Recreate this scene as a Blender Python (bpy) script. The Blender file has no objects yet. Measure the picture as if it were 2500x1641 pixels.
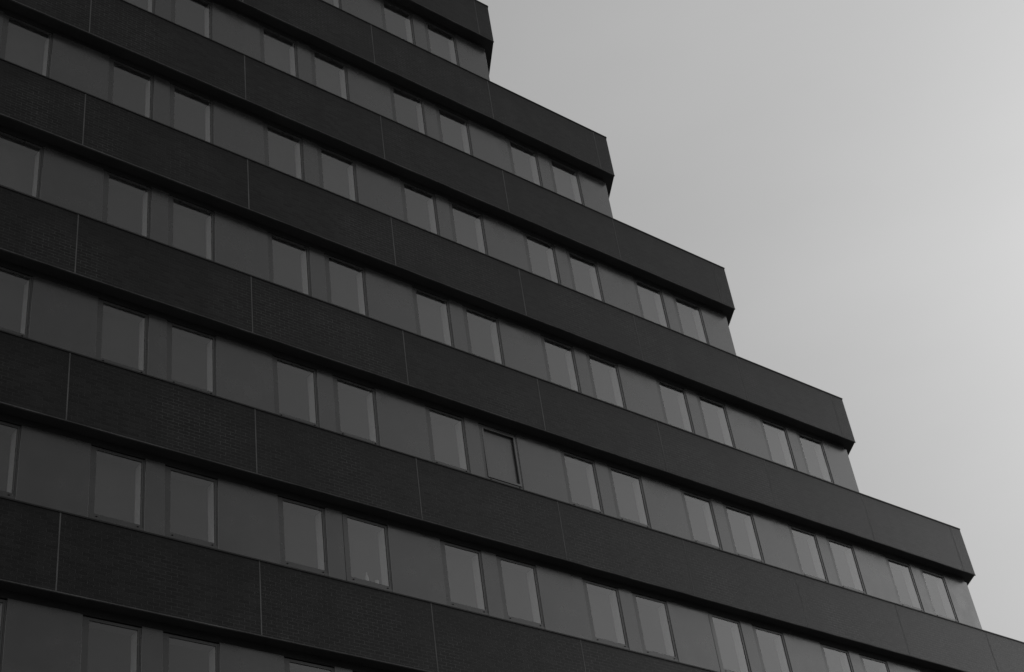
import bpy, bmesh, math, random
from mathutils import Vector, Matrix
random.seed(7)
R = math.radians
scn = bpy.context.scene
COL = scn.collection

# ------------------------------------------------------------------ camera
CAM = Vector((-16.8502, -21.5253, -33.2947))
YAW, PITCH, ROLL = 0.751497, 0.646695, -0.156245
f = Vector((math.sin(YAW)*math.cos(PITCH), math.cos(YAW)*math.cos(PITCH), math.sin(PITCH)))
r0 = Vector((math.cos(YAW), -math.sin(YAW), 0)); u0 = r0.cross(f)
rr = math.cos(ROLL)*r0 + math.sin(ROLL)*u0
uu = -math.sin(ROLL)*r0 + math.cos(ROLL)*u0
GZ = -34.95                       # street level in the fitted frame
LIFT = -GZ                        # the whole place is lifted so that the street is z = 0
cd = bpy.data.cameras.new('camera'); cam = bpy.data.objects.new('camera', cd); COL.objects.link(cam)
M = Matrix((rr, uu, -f)).transposed().to_4x4()
M.translation = CAM + Vector((0, 0, LIFT))
cam.matrix_world = M
cd.sensor_width = 36; cd.lens = 3784.23/2500*36; cd.clip_end = 6000
scn.camera = cam

# ------------------------------------------------------------------ view
scn.render.engine = 'CYCLES'
vs = scn.view_settings
vs.view_transform = 'Standard'; vs.look = 'None'; vs.exposure = 0.0; vs.gamma = 1.0
scn.cycles.max_bounces = 8; scn.cycles.transparent_max_bounces = 12

# ------------------------------------------------------------------ sky: grey overcast, brightest where the sun stands behind the cloud
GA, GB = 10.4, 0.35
SUN_AZ, SUN_EL = 98.0, 20.0       # clockwise from +Y
sd = Vector((math.sin(R(SUN_AZ))*math.cos(R(SUN_EL)), math.cos(R(SUN_AZ))*math.cos(R(SUN_EL)), math.sin(R(SUN_EL))))
w = bpy.data.worlds.new('World'); scn.world = w; w.use_nodes = True
nt = w.node_tree; nt.nodes.clear()
def N(nt, t, **k):
    n = nt.nodes.new(t)
    for a, b in k.items(): setattr(n, a, b)
    return n
def mth(nt, op, a, b=None, c=None, clamp=False):
    n = N(nt, 'ShaderNodeMath', operation=op); n.use_clamp = clamp
    for i, v in enumerate((a, b, c)):
        if v is None: continue
        if isinstance(v, (int, float)): n.inputs[i].default_value = v
        else: nt.links.new(v, n.inputs[i])
    return n.outputs[0]
out = N(nt, 'ShaderNodeOutputWorld'); bg = N(nt, 'ShaderNodeBackground'); bg.inputs[1].default_value = 0.1
sky = N(nt, 'ShaderNodeTexSky', sky_type='NISHITA'); sky.sun_disc = False
sky.sun_elevation = R(SUN_EL); sky.sun_rotation = R(SUN_AZ); sky.air_density = 1.5; sky.dust_density = 4.0
bw = N(nt, 'ShaderNodeRGBToBW'); nt.links.new(sky.outputs[0], bw.inputs[0])
clear = mth(nt, 'MINIMUM', bw.outputs[0], 8.0)
tc = N(nt, 'ShaderNodeTexCoord')
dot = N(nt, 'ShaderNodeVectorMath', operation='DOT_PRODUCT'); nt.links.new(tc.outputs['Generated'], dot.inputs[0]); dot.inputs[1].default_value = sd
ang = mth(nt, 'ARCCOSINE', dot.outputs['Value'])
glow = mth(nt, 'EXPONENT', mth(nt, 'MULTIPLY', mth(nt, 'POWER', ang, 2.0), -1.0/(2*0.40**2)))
mp = N(nt, 'ShaderNodeMapping'); mp.inputs['Scale'].default_value = (1.5, 1.5, 4.0); nt.links.new(tc.outputs['Generated'], mp.inputs[0])
no = N(nt, 'ShaderNodeTexNoise'); no.inputs['Scale'].default_value = 1.6; no.inputs['Detail'].default_value = 5; nt.links.new(mp.outputs[0], no.inputs[0])
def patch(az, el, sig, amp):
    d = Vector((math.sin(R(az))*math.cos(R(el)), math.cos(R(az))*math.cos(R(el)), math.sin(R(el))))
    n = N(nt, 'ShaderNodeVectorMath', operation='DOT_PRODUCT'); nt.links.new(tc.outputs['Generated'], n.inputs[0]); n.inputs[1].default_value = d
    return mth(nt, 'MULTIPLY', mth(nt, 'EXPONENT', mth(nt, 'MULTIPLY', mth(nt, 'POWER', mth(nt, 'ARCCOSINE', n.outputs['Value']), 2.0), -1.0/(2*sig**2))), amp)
# cloud deck: even grey, with thinner patches behind the roof
cl = mth(nt, 'ADD', mth(nt, 'MULTIPLY_ADD', glow, GA, GB), patch(238, 32, .42, 4.5))  # unseen bright patch added at the left to light the window jambs
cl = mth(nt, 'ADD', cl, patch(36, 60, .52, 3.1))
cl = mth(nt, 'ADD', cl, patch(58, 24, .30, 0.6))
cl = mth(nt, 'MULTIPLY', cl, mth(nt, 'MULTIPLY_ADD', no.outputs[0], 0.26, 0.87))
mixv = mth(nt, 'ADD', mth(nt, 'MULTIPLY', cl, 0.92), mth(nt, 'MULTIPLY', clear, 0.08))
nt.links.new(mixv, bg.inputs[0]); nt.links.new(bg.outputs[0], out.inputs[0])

sl = bpy.data.lights.new('sun', 'SUN'); so = bpy.data.objects.new('sun', sl); COL.objects.link(so)
sl.energy = 0.5; sl.angle = R(25); sl.color = (1, 1, 1)
so.rotation_euler = sd.to_track_quat('Z', 'Y').to_euler(); so.location = (0, -60, 60)

# ------------------------------------------------------------------ dimensions (m)
H, B, BH, D = 3.4, 3.84623, 1.52518, 0.264     # storey, bay, band height, set-back of the wall strip
C, S, DEPTH = 0.498, 0.61, 15.0                # last joint to corner, slant of the end wall in plan, depth
HEAD = 0.157
J0 = -4                                        # first bay at the left end
XL = J0*B - C
NTOP, NBOT = -3, 9
def xend(n): return (n+1)*B + C
def zb(n): return LIFT - n*H                   # underside of band n

# ------------------------------------------------------------------ materials
def base(name, col, rough=0.6, spec=0.5):
    m = bpy.data.materials.new(name); m.use_nodes = True
    b = m.node_tree.nodes['Principled BSDF']
    b.inputs['Base Color'].default_value = (col, col, col, 1); b.inputs['Roughness'].default_value = rough
    b.inputs['Specular IOR Level'].default_value = spec
    return m, m.node_tree, b
def noise(nt, scale, detail=3, vec=None, rough=.5):
    n = N(nt, 'ShaderNodeTexNoise'); n.inputs['Scale'].default_value = scale; n.inputs['Detail'].default_value = detail
    n.inputs['Roughness'].default_value = rough
    if vec is not None: nt.links.new(vec, n.inputs['Vector'])
    return n.outputs[0]
def ramp(nt, v, a, b, x0=0.3, x1=0.7):
    mr = N(nt, 'ShaderNodeMapRange'); nt.links.new(v, mr.inputs[0])
    for i, q in zip((1, 2, 3, 4), (x0, x1, a, b)): mr.inputs[i].default_value = q
    return mr.outputs[0]
def worldpos(nt):
    g = N(nt, 'ShaderNodeNewGeometry'); return g.outputs['Position']
def mixf(nt, fac, a, b):
    n = N(nt, 'ShaderNodeMix', data_type='FLOAT')
    for i, v in zip((0, 2, 3), (fac, a, b)):
        if isinstance(v, (int, float)): n.inputs[i].default_value = v
        else: nt.links.new(v, n.inputs[i])
    return n.outputs[0]

def brick_mat():
    m, nt, b = base('dark_brick', .04, .48, .30)
    pos = worldpos(nt); sp = N(nt, 'ShaderNodeSeparateXYZ'); nt.links.new(pos, sp.inputs[0])
    cb = N(nt, 'ShaderNodeCombineXYZ')
    nt.links.new(mth(nt, 'MULTIPLY_ADD', sp.outputs[1], 0.9, sp.outputs[0]), cb.inputs[0]); nt.links.new(sp.outputs[2], cb.inputs[1])
    bt = N(nt, 'ShaderNodeTexBrick'); nt.links.new(cb.outputs[0], bt.inputs['Vector'])
    bt.inputs['Scale'].default_value = 1; bt.inputs['Brick Width'].default_value = .22; bt.inputs['Row Height'].default_value = .0726
    bt.inputs['Mortar Size'].default_value = .006; bt.inputs['Mortar Smooth'].default_value = .2; bt.inputs['Bias'].default_value = 0
    bt.inputs['Color1'].default_value = (.008, .008, .008, 1); bt.inputs['Color2'].default_value = (.018, .018, .018, 1)
    bt.inputs['Mortar'].default_value = (.0, .0, .0, 1)
    # mortar: pale in some stretches, dirty in others
    patch = ramp(nt, noise(nt, .33, 3, pos), 0.0, 1.0, .47, .62)
    speck = ramp(nt, noise(nt, 9, 3, pos, .7), 0.25, 1.0, .42, .62)
    mort = mixf(nt, mth(nt, 'MULTIPLY', patch, speck), .016, .09)
    # damp run-off below the coping: soft irregular streaks
    st = N(nt, 'ShaderNodeMapping'); st.inputs['Scale'].default_value = (1.1, 1.1, .22); nt.links.new(pos, st.inputs[0])
    streak = ramp(nt, noise(nt, 1.7, 4, st.outputs[0]), .74, 1.22, .3, .7)
    lg = ramp(nt, noise(nt, .45, 2, pos), .85, 1.15)
    bc = N(nt, 'ShaderNodeRGBToBW'); nt.links.new(bt.outputs['Color'], bc.inputs[0])
    v = mixf(nt, bt.outputs['Fac'], bc.outputs[0], mort)
    fine = ramp(nt, noise(nt, 40, 3, pos, .7), .75, 1.25)
    # soot staining that hangs below the coping with a ragged lower edge
    hz = mth(nt, 'MULTIPLY', mth(nt, 'FRACT', mth(nt, 'DIVIDE', mth(nt, 'SUBTRACT', sp.outputs[2], LIFT), H)), H)
    hz = mth(nt, 'ADD', hz, mth(nt, 'MULTIPLY_ADD', noise(nt, .55, 4, pos), .9, -.45))
    soot = ramp(nt, hz, 1.12, .66, .95, 1.35)
    streak = mth(nt, 'MULTIPLY', streak, soot)
    v = mth(nt, 'MULTIPLY', mth(nt, 'MULTIPLY', v, streak), mth(nt, 'MULTIPLY', lg, fine))
    # salt bloom: a few short pale smears along the courses
    ef = N(nt, 'ShaderNodeMapping'); ef.inputs['Scale'].default_value = (1.6, 1.6, 13); nt.links.new(pos, ef.inputs[0])
    bloom = mth(nt, 'MULTIPLY', ramp(nt, noise(nt, 1.2, 2, ef.outputs[0]), 0, .035, .68, .76), ramp(nt, noise(nt, .25, 2, pos), 0, 1, .5, .58))
    v = mth(nt, 'ADD', v, bloom)
    nt.links.new(v, b.inputs['Base Color'])
    bp = N(nt, 'ShaderNodeBump'); bp.inputs['Strength'].default_value = .35; bp.inputs['Distance'].default_value = .004
    hgt = mth(nt, 'SUBTRACT', 1.0, bt.outputs['Fac'])
    nt.links.new(hgt, bp.inputs['Height']); nt.links.new(bp.outputs[0], b.inputs['Normal'])
    return m

def grimy(name, col, rough, spec=.5, amp=.12, sc=1.2, fine=.10, bump=0.0):
    m, nt, b = base(name, col, rough, spec)
    pos = worldpos(nt)
    st = N(nt, 'ShaderNodeMapping'); st.inputs['Scale'].default_value = (1, 1, .35); nt.links.new(pos, st.inputs[0])
    a = ramp(nt, noise(nt, sc, 4, st.outputs[0]), 1-amp, 1+amp)
    c = ramp(nt, noise(nt, 28, 4, pos, .8), 1-fine, 1+fine)
    v = mth(nt, 'MULTIPLY', mth(nt, 'MULTIPLY', a, c), col)
    nt.links.new(v, b.inputs['Base Color'])
    nt.links.new(ramp(nt, noise(nt, 2.3, 3, pos), rough-.06, rough+.06), b.inputs['Roughness'])
    if bump:
        bp = N(nt, 'ShaderNodeBump'); bp.inputs['Strength'].default_value = bump; bp.inputs['Distance'].default_value = .004
        nt.links.new(noise(nt, 1.4, 2, pos), bp.inputs['Height']); nt.links.new(bp.outputs[0], b.inputs['Normal'])
    return m

M_BRICK = brick_mat()
M_PANEL = grimy('grey_panel', .050, .24, .95, .12, .8, .10)
M_PANEL.node_tree.nodes['Principled BSDF'].inputs['IOR'].default_value = 1.8
M_FRAME = grimy('window_frame_paint', .05, .28, .95, .10, 2, .05)
M_FRAME.node_tree.nodes['Principled BSDF'].inputs['IOR'].default_value = 1.65
M_JOINT = grimy('joint_sealant', .145, .7, .3, .35, 3, .1)
M_DRIP = grimy('concrete_edge', .11, .8, .3, .55, .9, .3)
M_SOFFIT = grimy('soffit_paint', .06, .6, .3, .12, 1, .05)
M_HEAD = grimy('head_trim_paint', .03, .5, .4)
M_COPE = grimy('coping_metal', .02, .6, .4)
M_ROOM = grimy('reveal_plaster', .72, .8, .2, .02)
M_LINTEL_SHADE = grimy('lintel_plaster_shaded', .14, .8, .2, .02)  # reveal plaster darkened: shade at the window head put into its colour
M_FROST = grimy('frosted_glass', .085, .24, .9, .06, 1.5, .04)
M_FROST.node_tree.nodes['Principled BSDF'].inputs['IOR'].default_value = 1.8
M_DARK = grimy('gap_rubber', .012, .8, .1)
M_ROOF = grimy('terrace_gravel', .18, .9, .2, .1, 1, .3)
M_SIDE = grimy('end_wall_render', .13, .5, .4)

def blind_mat():
    m, nt, b = base('net_curtain', .2, .9, .1)
    oi = N(nt, 'ShaderNodeObjectInfo'); pos = worldpos(nt)
    v = mth(nt, 'MULTIPLY', ramp(nt, oi.outputs['Random'], .03, .12, 0, 1), ramp(nt, noise(nt, 2.5, 2, pos), .93, 1.07))
    nt.links.new(v, b.inputs['Base Color'])
    return m
M_BLIND = blind_mat()
def glass_mat():
    m = bpy.data.materials.new('window_glass'); m.use_nodes = True; nt = m.node_tree; nt.nodes.clear()
    o = N(nt, 'ShaderNodeOutputMaterial'); t = N(nt, 'ShaderNodeBsdfTransparent'); t.inputs[0].default_value = (.96, .96, .96, 1)
    g = N(nt, 'ShaderNodeBsdfGlossy'); g.inputs['Roughness'].default_value = .08; g.inputs[0].default_value = (.95, .95, .95, 1)
    fr = N(nt, 'ShaderNodeFresnel'); fr.inputs[0].default_value = 3.0
    pos = worldpos(nt); bp = N(nt, 'ShaderNodeBump'); bp.inputs['Strength'].default_value = .10; bp.inputs['Distance'].default_value = .01
    nt.links.new(noise(nt, 1.1, 1, pos), bp.inputs['Height']); nt.links.new(bp.outputs[0], g.inputs['Normal'])
    mx = N(nt, 'ShaderNodeMixShader'); geo = N(nt, 'ShaderNodeNewGeometry')
    nt.links.new(mth(nt, 'MULTIPLY', fr.outputs[0], mth(nt, 'SUBTRACT', 1.0, geo.outputs['Backfacing'])), mx.inputs[0]); nt.links.new(t.outputs[0], mx.inputs[1]); nt.links.new(g.outputs[0], mx.inputs[2])
    nt.links.new(mx.outputs[0], o.inputs[0])
    return m
M_GLASS = glass_mat()
def ground_mat():
    m, nt, b = base('asphalt', .2, .9, .3); pos = worldpos(nt)
    v = mth(nt, 'MULTIPLY', ramp(nt, noise(nt, .15, 4, pos), .16, .22), ramp(nt, noise(nt, 60, 3, pos), .7, 1.3))
    nt.links.new(v, b.inputs['Base Color']); return m

# ------------------------------------------------------------------ mesh helpers
class MB:
    def __init__(s): s.bm = bmesh.new()
    def box(s, x0, x1, y0, y1, z0, z1):
        return s.prism([(x0, y0), (x1, y0), (x1, y1), (x0, y1)], z0, z1)
    def prism(s, pts, z0, z1):
        lo = [s.bm.verts.new((x, y, z0)) for x, y in pts]; hi = [s.bm.verts.new((x, y, z1)) for x, y in pts]
        n = len(pts)
        s.bm.faces.new(lo[::-1]); s.bm.faces.new(hi)
        for i in range(n): s.bm.faces.new((lo[i], lo[(i+1) % n], hi[(i+1) % n], hi[i]))
        return s
    def lathe(s, cx, cy, prof, seg=16):
        rings = [[s.bm.verts.new((cx+r_*math.cos(2*math.pi*k/seg), cy+r_*math.sin(2*math.pi*k/seg), z)) for k in range(seg)] for r_, z in prof]
        for a, b in zip(rings, rings[1:]):
            for k in range(seg): s.bm.faces.new((a[k], a[(k+1) % seg], b[(k+1) % seg], b[k]))
        s.bm.faces.new(rings[0][::-1]); s.bm.faces.new(rings[-1]); return s
    def mesh(s, name, mat, bevel=0):
        if bevel:
            bmesh.ops.bevel(s.bm, geom=s.bm.edges[:], offset=bevel, segments=1, affect='EDGES')
        me = bpy.data.meshes.new(name); s.bm.to_mesh(me); s.bm.free(); me.materials.append(mat); return me
    def build(s, name, mat, parent=None, bevel=0, loc=(0, 0, 0)):
        o = bpy.data.objects.new(name, s.mesh(name, mat, bevel)); COL.objects.link(o); o.location = loc
        if parent: o.parent = parent
        return o

# ------------------------------------------------------------------ ground
g = MB(); g.box(-2500, 2500, -2500, 2500, -.5, 0)
go = g.build('ground', ground_mat()); go['kind'] = 'structure'

# ------------------------------------------------------------------ the building
bld = bpy.data.objects.new('office_building', None); COL.objects.link(bld)
bld['label'] = 'tall dark brick office block stepping down storey by storey to the right, with ribbon windows'
bld['category'] = 'building'

def outline(n, off=0.0, y0=0.0, inset=0.0):
    """plan of storey n; inset = set-back of front and end walls"""
    xe = xend(n) - (math.sqrt(1+S*S)-S)*inset
    yf = inset + y0
    return xe + S*y0, yf
for n in range(NTOP, NBOT+1):
    z = zb(n); xe = xend(n)
    d = MB()
    top = z + BH
    # backing slab, then facing brickwork between the expansion joints
    d.prism([(XL, .02), (xe-.02+S*.02, .02), (xe+S*DEPTH-.02, DEPTH), (XL+S*DEPTH, DEPTH)], z+.012, top-.03)
    joints = [j*B for j in range(J0, n+2)]
    edges = [XL] + joints + [xe]
    g2 = .012
    for i in range(len(edges)-1):
        a = edges[i] + (g2 if i else 0); b_ = edges[i+1] - (g2 if i < len(edges)-2 else 0)
        if i == len(edges)-2:
            d.prism([(a, 0), (b_, 0), (b_+S*.02, .02), (a, .02)], z, top-.03)
        else: d.box(a, b_, 0, .02, z, top-.03)
    # end face brick skin
    d.prism([(xe+S*.0201-.02, .0201), (xe+S*.0201, .0201), (xe+S*DEPTH, DEPTH), (xe+S*DEPTH-.02, DEPTH)], z, top-.031)
    band = d.build('brick_band', M_BRICK, bld)
    for x in joints:
        MB().box(x-g2, x+g2, -.001, .021, z+.001, top-.031).build('expansion_joint', M_JOINT, band)
    MB().prism([(XL, .03), (xe-.012+S*.03, .03), (xe-.012+S*DEPTH, DEPTH), (XL+S*DEPTH, DEPTH)], z+.001, z+.011).build('soffit', M_SOFFIT, band)
    MB().prism([(XL-.01, -.006), (xe+.006, -.006), (xe+.006+S*.029, .029), (XL-.01, .029)], z-.022, z-.001).build('drip_edge', M_DRIP, band)
    MB().prism([(XL-.02, -.012), (xe+.014, -.012), (xe+.014+S*DEPTH, DEPTH+.02), (XL-.02+S*DEPTH, DEPTH+.02)], top-.029, top).build('coping', M_COPE, band)
    # wall strip under the band
    k = math.sqrt(1+S*S)-S
    xw = xe - k*D                       # corner of the recessed strip
    zlo = z - (H-BH) + .002
    MB().prism([(XL+.3, D+.03), (xw-.05, D+.03), (xw-.05+S*.2, D+.23), (XL+.3, D+.23)], z-HEAD+.002, z-.0005).build('head_trim', M_HEAD, bld)
    MB().prism([(xw+S*.12-.25, D+.12), (xw+S*.12, D+.12), (xw+S*(DEPTH-.5), D+DEPTH-.5), (xw+S*(DEPTH-.5)-.25, D+DEPTH-.5)], zlo, z-.0006).build('end_wall', M_SIDE, bld)
    # solid core behind the rooms
    MB().prism([(XL+.5, 1.2), (xw-.3+S*1.0, 1.2), (xw-.3+S*(DEPTH-.6), DEPTH-.2), (XL+S*DEPTH, DEPTH-.2)], zlo, z).build('core_wall', M_SIDE, bld)

# ground floor plinth
MB().prism([(XL+.3, .5), (xend(NBOT)-.3, .5), (xend(NBOT)-.3+S*(DEPTH-.5), DEPTH-.1), (XL+S*DEPTH, DEPTH-.1)], -.01, zb(NBOT)-H+BH-.0).build('plinth', M_SIDE, bld) if zb(NBOT)-H+BH > .2 else None

# ---- windows
OP = [(.61, 1.67), (2.07, 3.15)]
ZT, ZB = -HEAD-.035, -1.64          # opening, relative to the underside of the band
YP = .018                            # glass behind the wall face
def in_frame(x, z, m=.03):
    v = Vector((x, D, z)) - (CAM + Vector((0, 0, LIFT)))
    dz = v.dot(f)
    if dz < 1: return False, 1e9
    px = .5 + v.dot(rr)/dz*3784.23/2500; py = .5*1641/2500 - v.dot(uu)/dz*3784.23/2500
    return (-m < px < 1+m and -m < py < 1641/2500+m), v.length

def win_meshes(wd):
    h0, h1 = ZB, ZT
    L_, R_, T_, B_ = .115, .060, .050, .065
    fm = MB()
    fm.box(0, L_, .0, .03, h0, h1).box(wd-R_, wd, .0, .03, h0, h1)
    fm.box(L_, wd-R_, .002, .03, h1-T_, h1).box(L_, wd-R_, .002, .03, h0, h0+B_)
    fr = fm.mesh('window', M_FRAME, .0)
    s = MB(); gp = .007
    for a, b_ in ((wd-R_*.5, .005),):
        s.box(a, a+b_, -.0015, .004, h0+.012, h1-.012)
    gk = s.mesh('gasket', M_DARK)
    pn = MB().box(L_-.01, wd-R_+.01, YP+.0, YP+.006, h0+B_-.01, h1-T_+.01).mesh('pane', M_GLASS)
    q = MB(); y0, y1 = .031, .25
    q.box(L_-.02, L_, y0, y1, h0+B_, h1-T_).box(wd-R_, wd-R_+.02, y0, y1, h0+B_, h1-T_)
    q.box(L_-.02, wd-R_+.02, y0, y1, h0+B_-.02, h0+B_-.001)
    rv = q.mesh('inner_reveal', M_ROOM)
    lt = MB().box(L_-.02, wd-R_+.02, y0, y1, h1-T_+.001, h1-T_+.02).mesh('inner_lintel', M_LINTEL_SHADE)
    bl = MB().box(L_-.03, wd-R_+.03, y1+.005, y1+.012, h0+B_-.03, h1-T_+.03).mesh('net_curtain', M_BLIND)
    br = MB()
    for a in (L_+.03, wd-R_-.07): br.box(a, a+.03, -.012, .001, h0+.004, h0+.018)
    bk = br.mesh('hinge_bracket', M_DARK)
    sl_ = MB().box(0, wd, -.004, .08, -(H-BH)+.004, h0-.001).mesh('sill', M_FRAME)
    return fr, [('gasket', gk), ('sill', sl_), ('pane', pn), ('inner_reveal', rv), ('inner_lintel', lt), ('net_curtain', bl), ('hinge_bracket', bk)]
WM = [win_meshes(b-a) for a, b in OP]
BIG_PARTS = {0: win_meshes}
def panel_mesh(wd):
    return MB().box(0, wd, 0, .10, -(H-BH)+.004, -HEAD).mesh('wall_panel', M_PANEL, .004)
PM_N = panel_mesh(OP[1][0]-OP[0][1]-.004)
PM_W = panel_mesh(B-OP[1][1]+OP[0][0]-.004)

# storeys/bays whose sash stands a little open: (n, bay, which) -> (turn about the upright axis, tip about the sill)
OPEN = {(4, 0, 1): (0.0, 0.5), (1, 0, 0): (-1.4, 0), (5, -1, 1): (1.0, 0), (5, 2, 0): (1.0, 0)}
wins, pans = [], []
for n in range(NTOP, NBOT+1):
    for j in range(J0, n+1):
        for k in (0, 1):
            a, b_ = OP[k]; x = j*B + a
            vis, dist = in_frame(x+.5, zb(n)-.85)
            wins.append((not vis, dist, n, j, k, x))
        # narrow pier panel and the wide panel that starts at opening 2
        vis, dist = in_frame(j*B+1.87, zb(n)-.85); pans.append((not vis, dist, n, j, 'n'))
        vis, dist = in_frame(j*B+3.8, zb(n)-.85); pans.append((not vis, dist, n, j, 'w'))
wins.sort(); pans.sort(key=lambda t: t[:2])
print('windows in frame', sum(not w_[0] for w_ in wins), 'of', len(wins), 'panels in frame', sum(not p_[0] for p_ in pans), 'of', len(pans))

def add_window(n, j, k, x):
    fr, subs = WM[k]
    o = bpy.data.objects.new('window', fr); COL.objects.link(o); o.parent = bld
    o.location = (x, D+.012, zb(n))
    rx, rz = random.uniform(-.25, .25), random.uniform(-.25, .25)
    wd = OP[k][1]-OP[k][0]
    for nm, me in subs:
        c = bpy.data.objects.new(nm, me); COL.objects.link(c); c.parent = o
        if nm == 'pane':
            cx, cz = wd/2, (ZT+ZB)/2
            Rm = Matrix.Rotation(R(rx), 4, 'X') @ Matrix.Rotation(R(rz), 4, 'Z')
            c.matrix_local = Matrix.Translation((cx, YP, cz)) @ Rm @ Matrix.Translation((-cx, -YP, -cz))
        if nm == 'net_curtain' and (n, j, k) in OPEN: pass
    if (n, j, k) in OPEN:
        tz, tx = OPEN[(n, j, k)]
        o['label'] = 'window with a proud pale sash and frosted pane' if tx else 'window standing slightly open'
        if tx:
            o.delta_rotation_euler = (0, 0, 0)
            sash_tip(o, wd, tx)
        else:
            # swing the sash about its middle upright
            cx = wd/2
            o.matrix_local = Matrix.Translation((x+cx, D+.004, zb(n))) @ Matrix.Rotation(R(tz), 4, 'Z') @ Matrix.Translation((-cx, 0, 0))
    return o
def sash_tip(o, wd, deg):
    """inner sash with its own slim frame, tipped inward at the head"""
    for c in list(o.children):
        if c.name.split('.')[0] == 'pane': pane = c
    s = MB(); a, b_, z0, z1 = .085, wd-.045, ZB+.05, ZT-.04; t = .05
    s.box(a, a+t, -.035, .0, z0, z1).box(b_-t, b_, -.035, .0, z0, z1).box(a+t, b_-t, -.035, .0, z0, z0+t).box(a+t, b_-t, -.035, .0, z1-t, z1)
    sh = s.build('sash', M_PANEL, o)
    T = Matrix.Translation((0, .02, z0)) @ Matrix.Rotation(R(-deg), 4, 'X') @ Matrix.Translation((0, 0, -z0))
    sh.matrix_local = T
    pane.matrix_local = T
    pane.data = pane.data.copy(); pane.data.materials[0] = M_FROST; pane['label'] = 'frosted pane'
for w_ in wins[:100]: add_window(*w_[2:])
def merged(name, items, parent):
    """items: list of (mesh, x, y, z); joined into one mesh"""
    bm = bmesh.new(); mats = []
    for me, x, y, z_ in items:
        n0 = len(bm.verts); nf = len(bm.faces)
        bm.from_mesh(me); bm.verts.ensure_lookup_table(); bm.faces.ensure_lookup_table()
        for v in bm.verts[n0:]: v.co += Vector((x, y, z_))
        if me.materials[0] not in mats: mats.append(me.materials[0])
        mi = mats.index(me.materials[0])
        for fc in bm.faces[nf:]: fc.material_index = mi
    me = bpy.data.meshes.new(name); bm.to_mesh(me); bm.free()
    for m in mats: me.materials.append(m)
    o = bpy.data.objects.new(name, me); COL.objects.link(o); o.parent = parent; o['kind'] = 'stuff'
    return o
it = []
for _, _, n, j, k, x in wins[100:]:
    fr, subs = WM[k]
    for me in [fr] + [m_ for _, m_ in subs]: it.append((me, x, D+.012, zb(n)))
merged('window_rows', it, bld)

def panel_def(n, j, t):
    if t == 'n': return PM_N, j*B+OP[0][1]+.002
    if j == n:   # last panel runs to the slanted corner
        k = math.sqrt(1+S*S)-S; xw = xend(n)-k*D; x0 = j*B+OP[1][1]+.002; wd = xw-x0
        m = MB(); m.prism([(0, 0), (wd, 0), (wd+S*.1, .10), (0, .10)], -(H-BH)+.004, -HEAD)
        return m.mesh('wall_panel', M_PANEL, .004), x0
    return PM_W, j*B+OP[1][1]+.002
for _, _, n, j, t in pans[:100]:
    me, x = panel_def(n, j, t)
    o = bpy.data.objects.new('wall_panel', me); COL.objects.link(o); o.parent = bld; o.location = (x, D, zb(n))
merged('wall_panels', [(lambda q: (q[0], q[1], D, zb(n)))(panel_def(n, j, t)) for _, _, n, j, t in pans[100:]], bld)
# left end pieces of the strip
for n in range(NTOP, NBOT+1):
    MB().prism([(XL+.3, D), (J0*B+OP[0][0]-.002, D), (J0*B+OP[0][0]-.002, D+.1), (XL+.3+S*.1, D+.1)], zb(n)-(H-BH)+.004, zb(n)-HEAD).build('corner_panel', M_PANEL, bld)

# ---- two small things left on the inner sill of one window
M_CHINA = grimy('white_glaze', .45, .3)
def on_sill(name, prof, dx, label, cat):
    o = MB().lathe(0, 0, prof).build(name, M_CHINA)
    o.location = (-B + OP[1][0] + dx, D+.012+.105, zb(5)+ZB+.065)
    for p in o.data.polygons: p.use_smooth = len(p.vertices) == 4
    o['label'] = label; o['category'] = cat
on_sill('bottle', [(.033, 0), (.036, .02), (.036, .15), (.014, .20), (.013, .245), (.016, .25)], .56,
        'slim pale bottle on the inside sill of a lower window, the taller of the two', 'bottle')
on_sill('cup', [(.030, 0), (.040, .03), (.042, .12), (.038, .125)], .79,
        'small pale cup on the inside sill of a lower window, right of the bottle', 'cup')
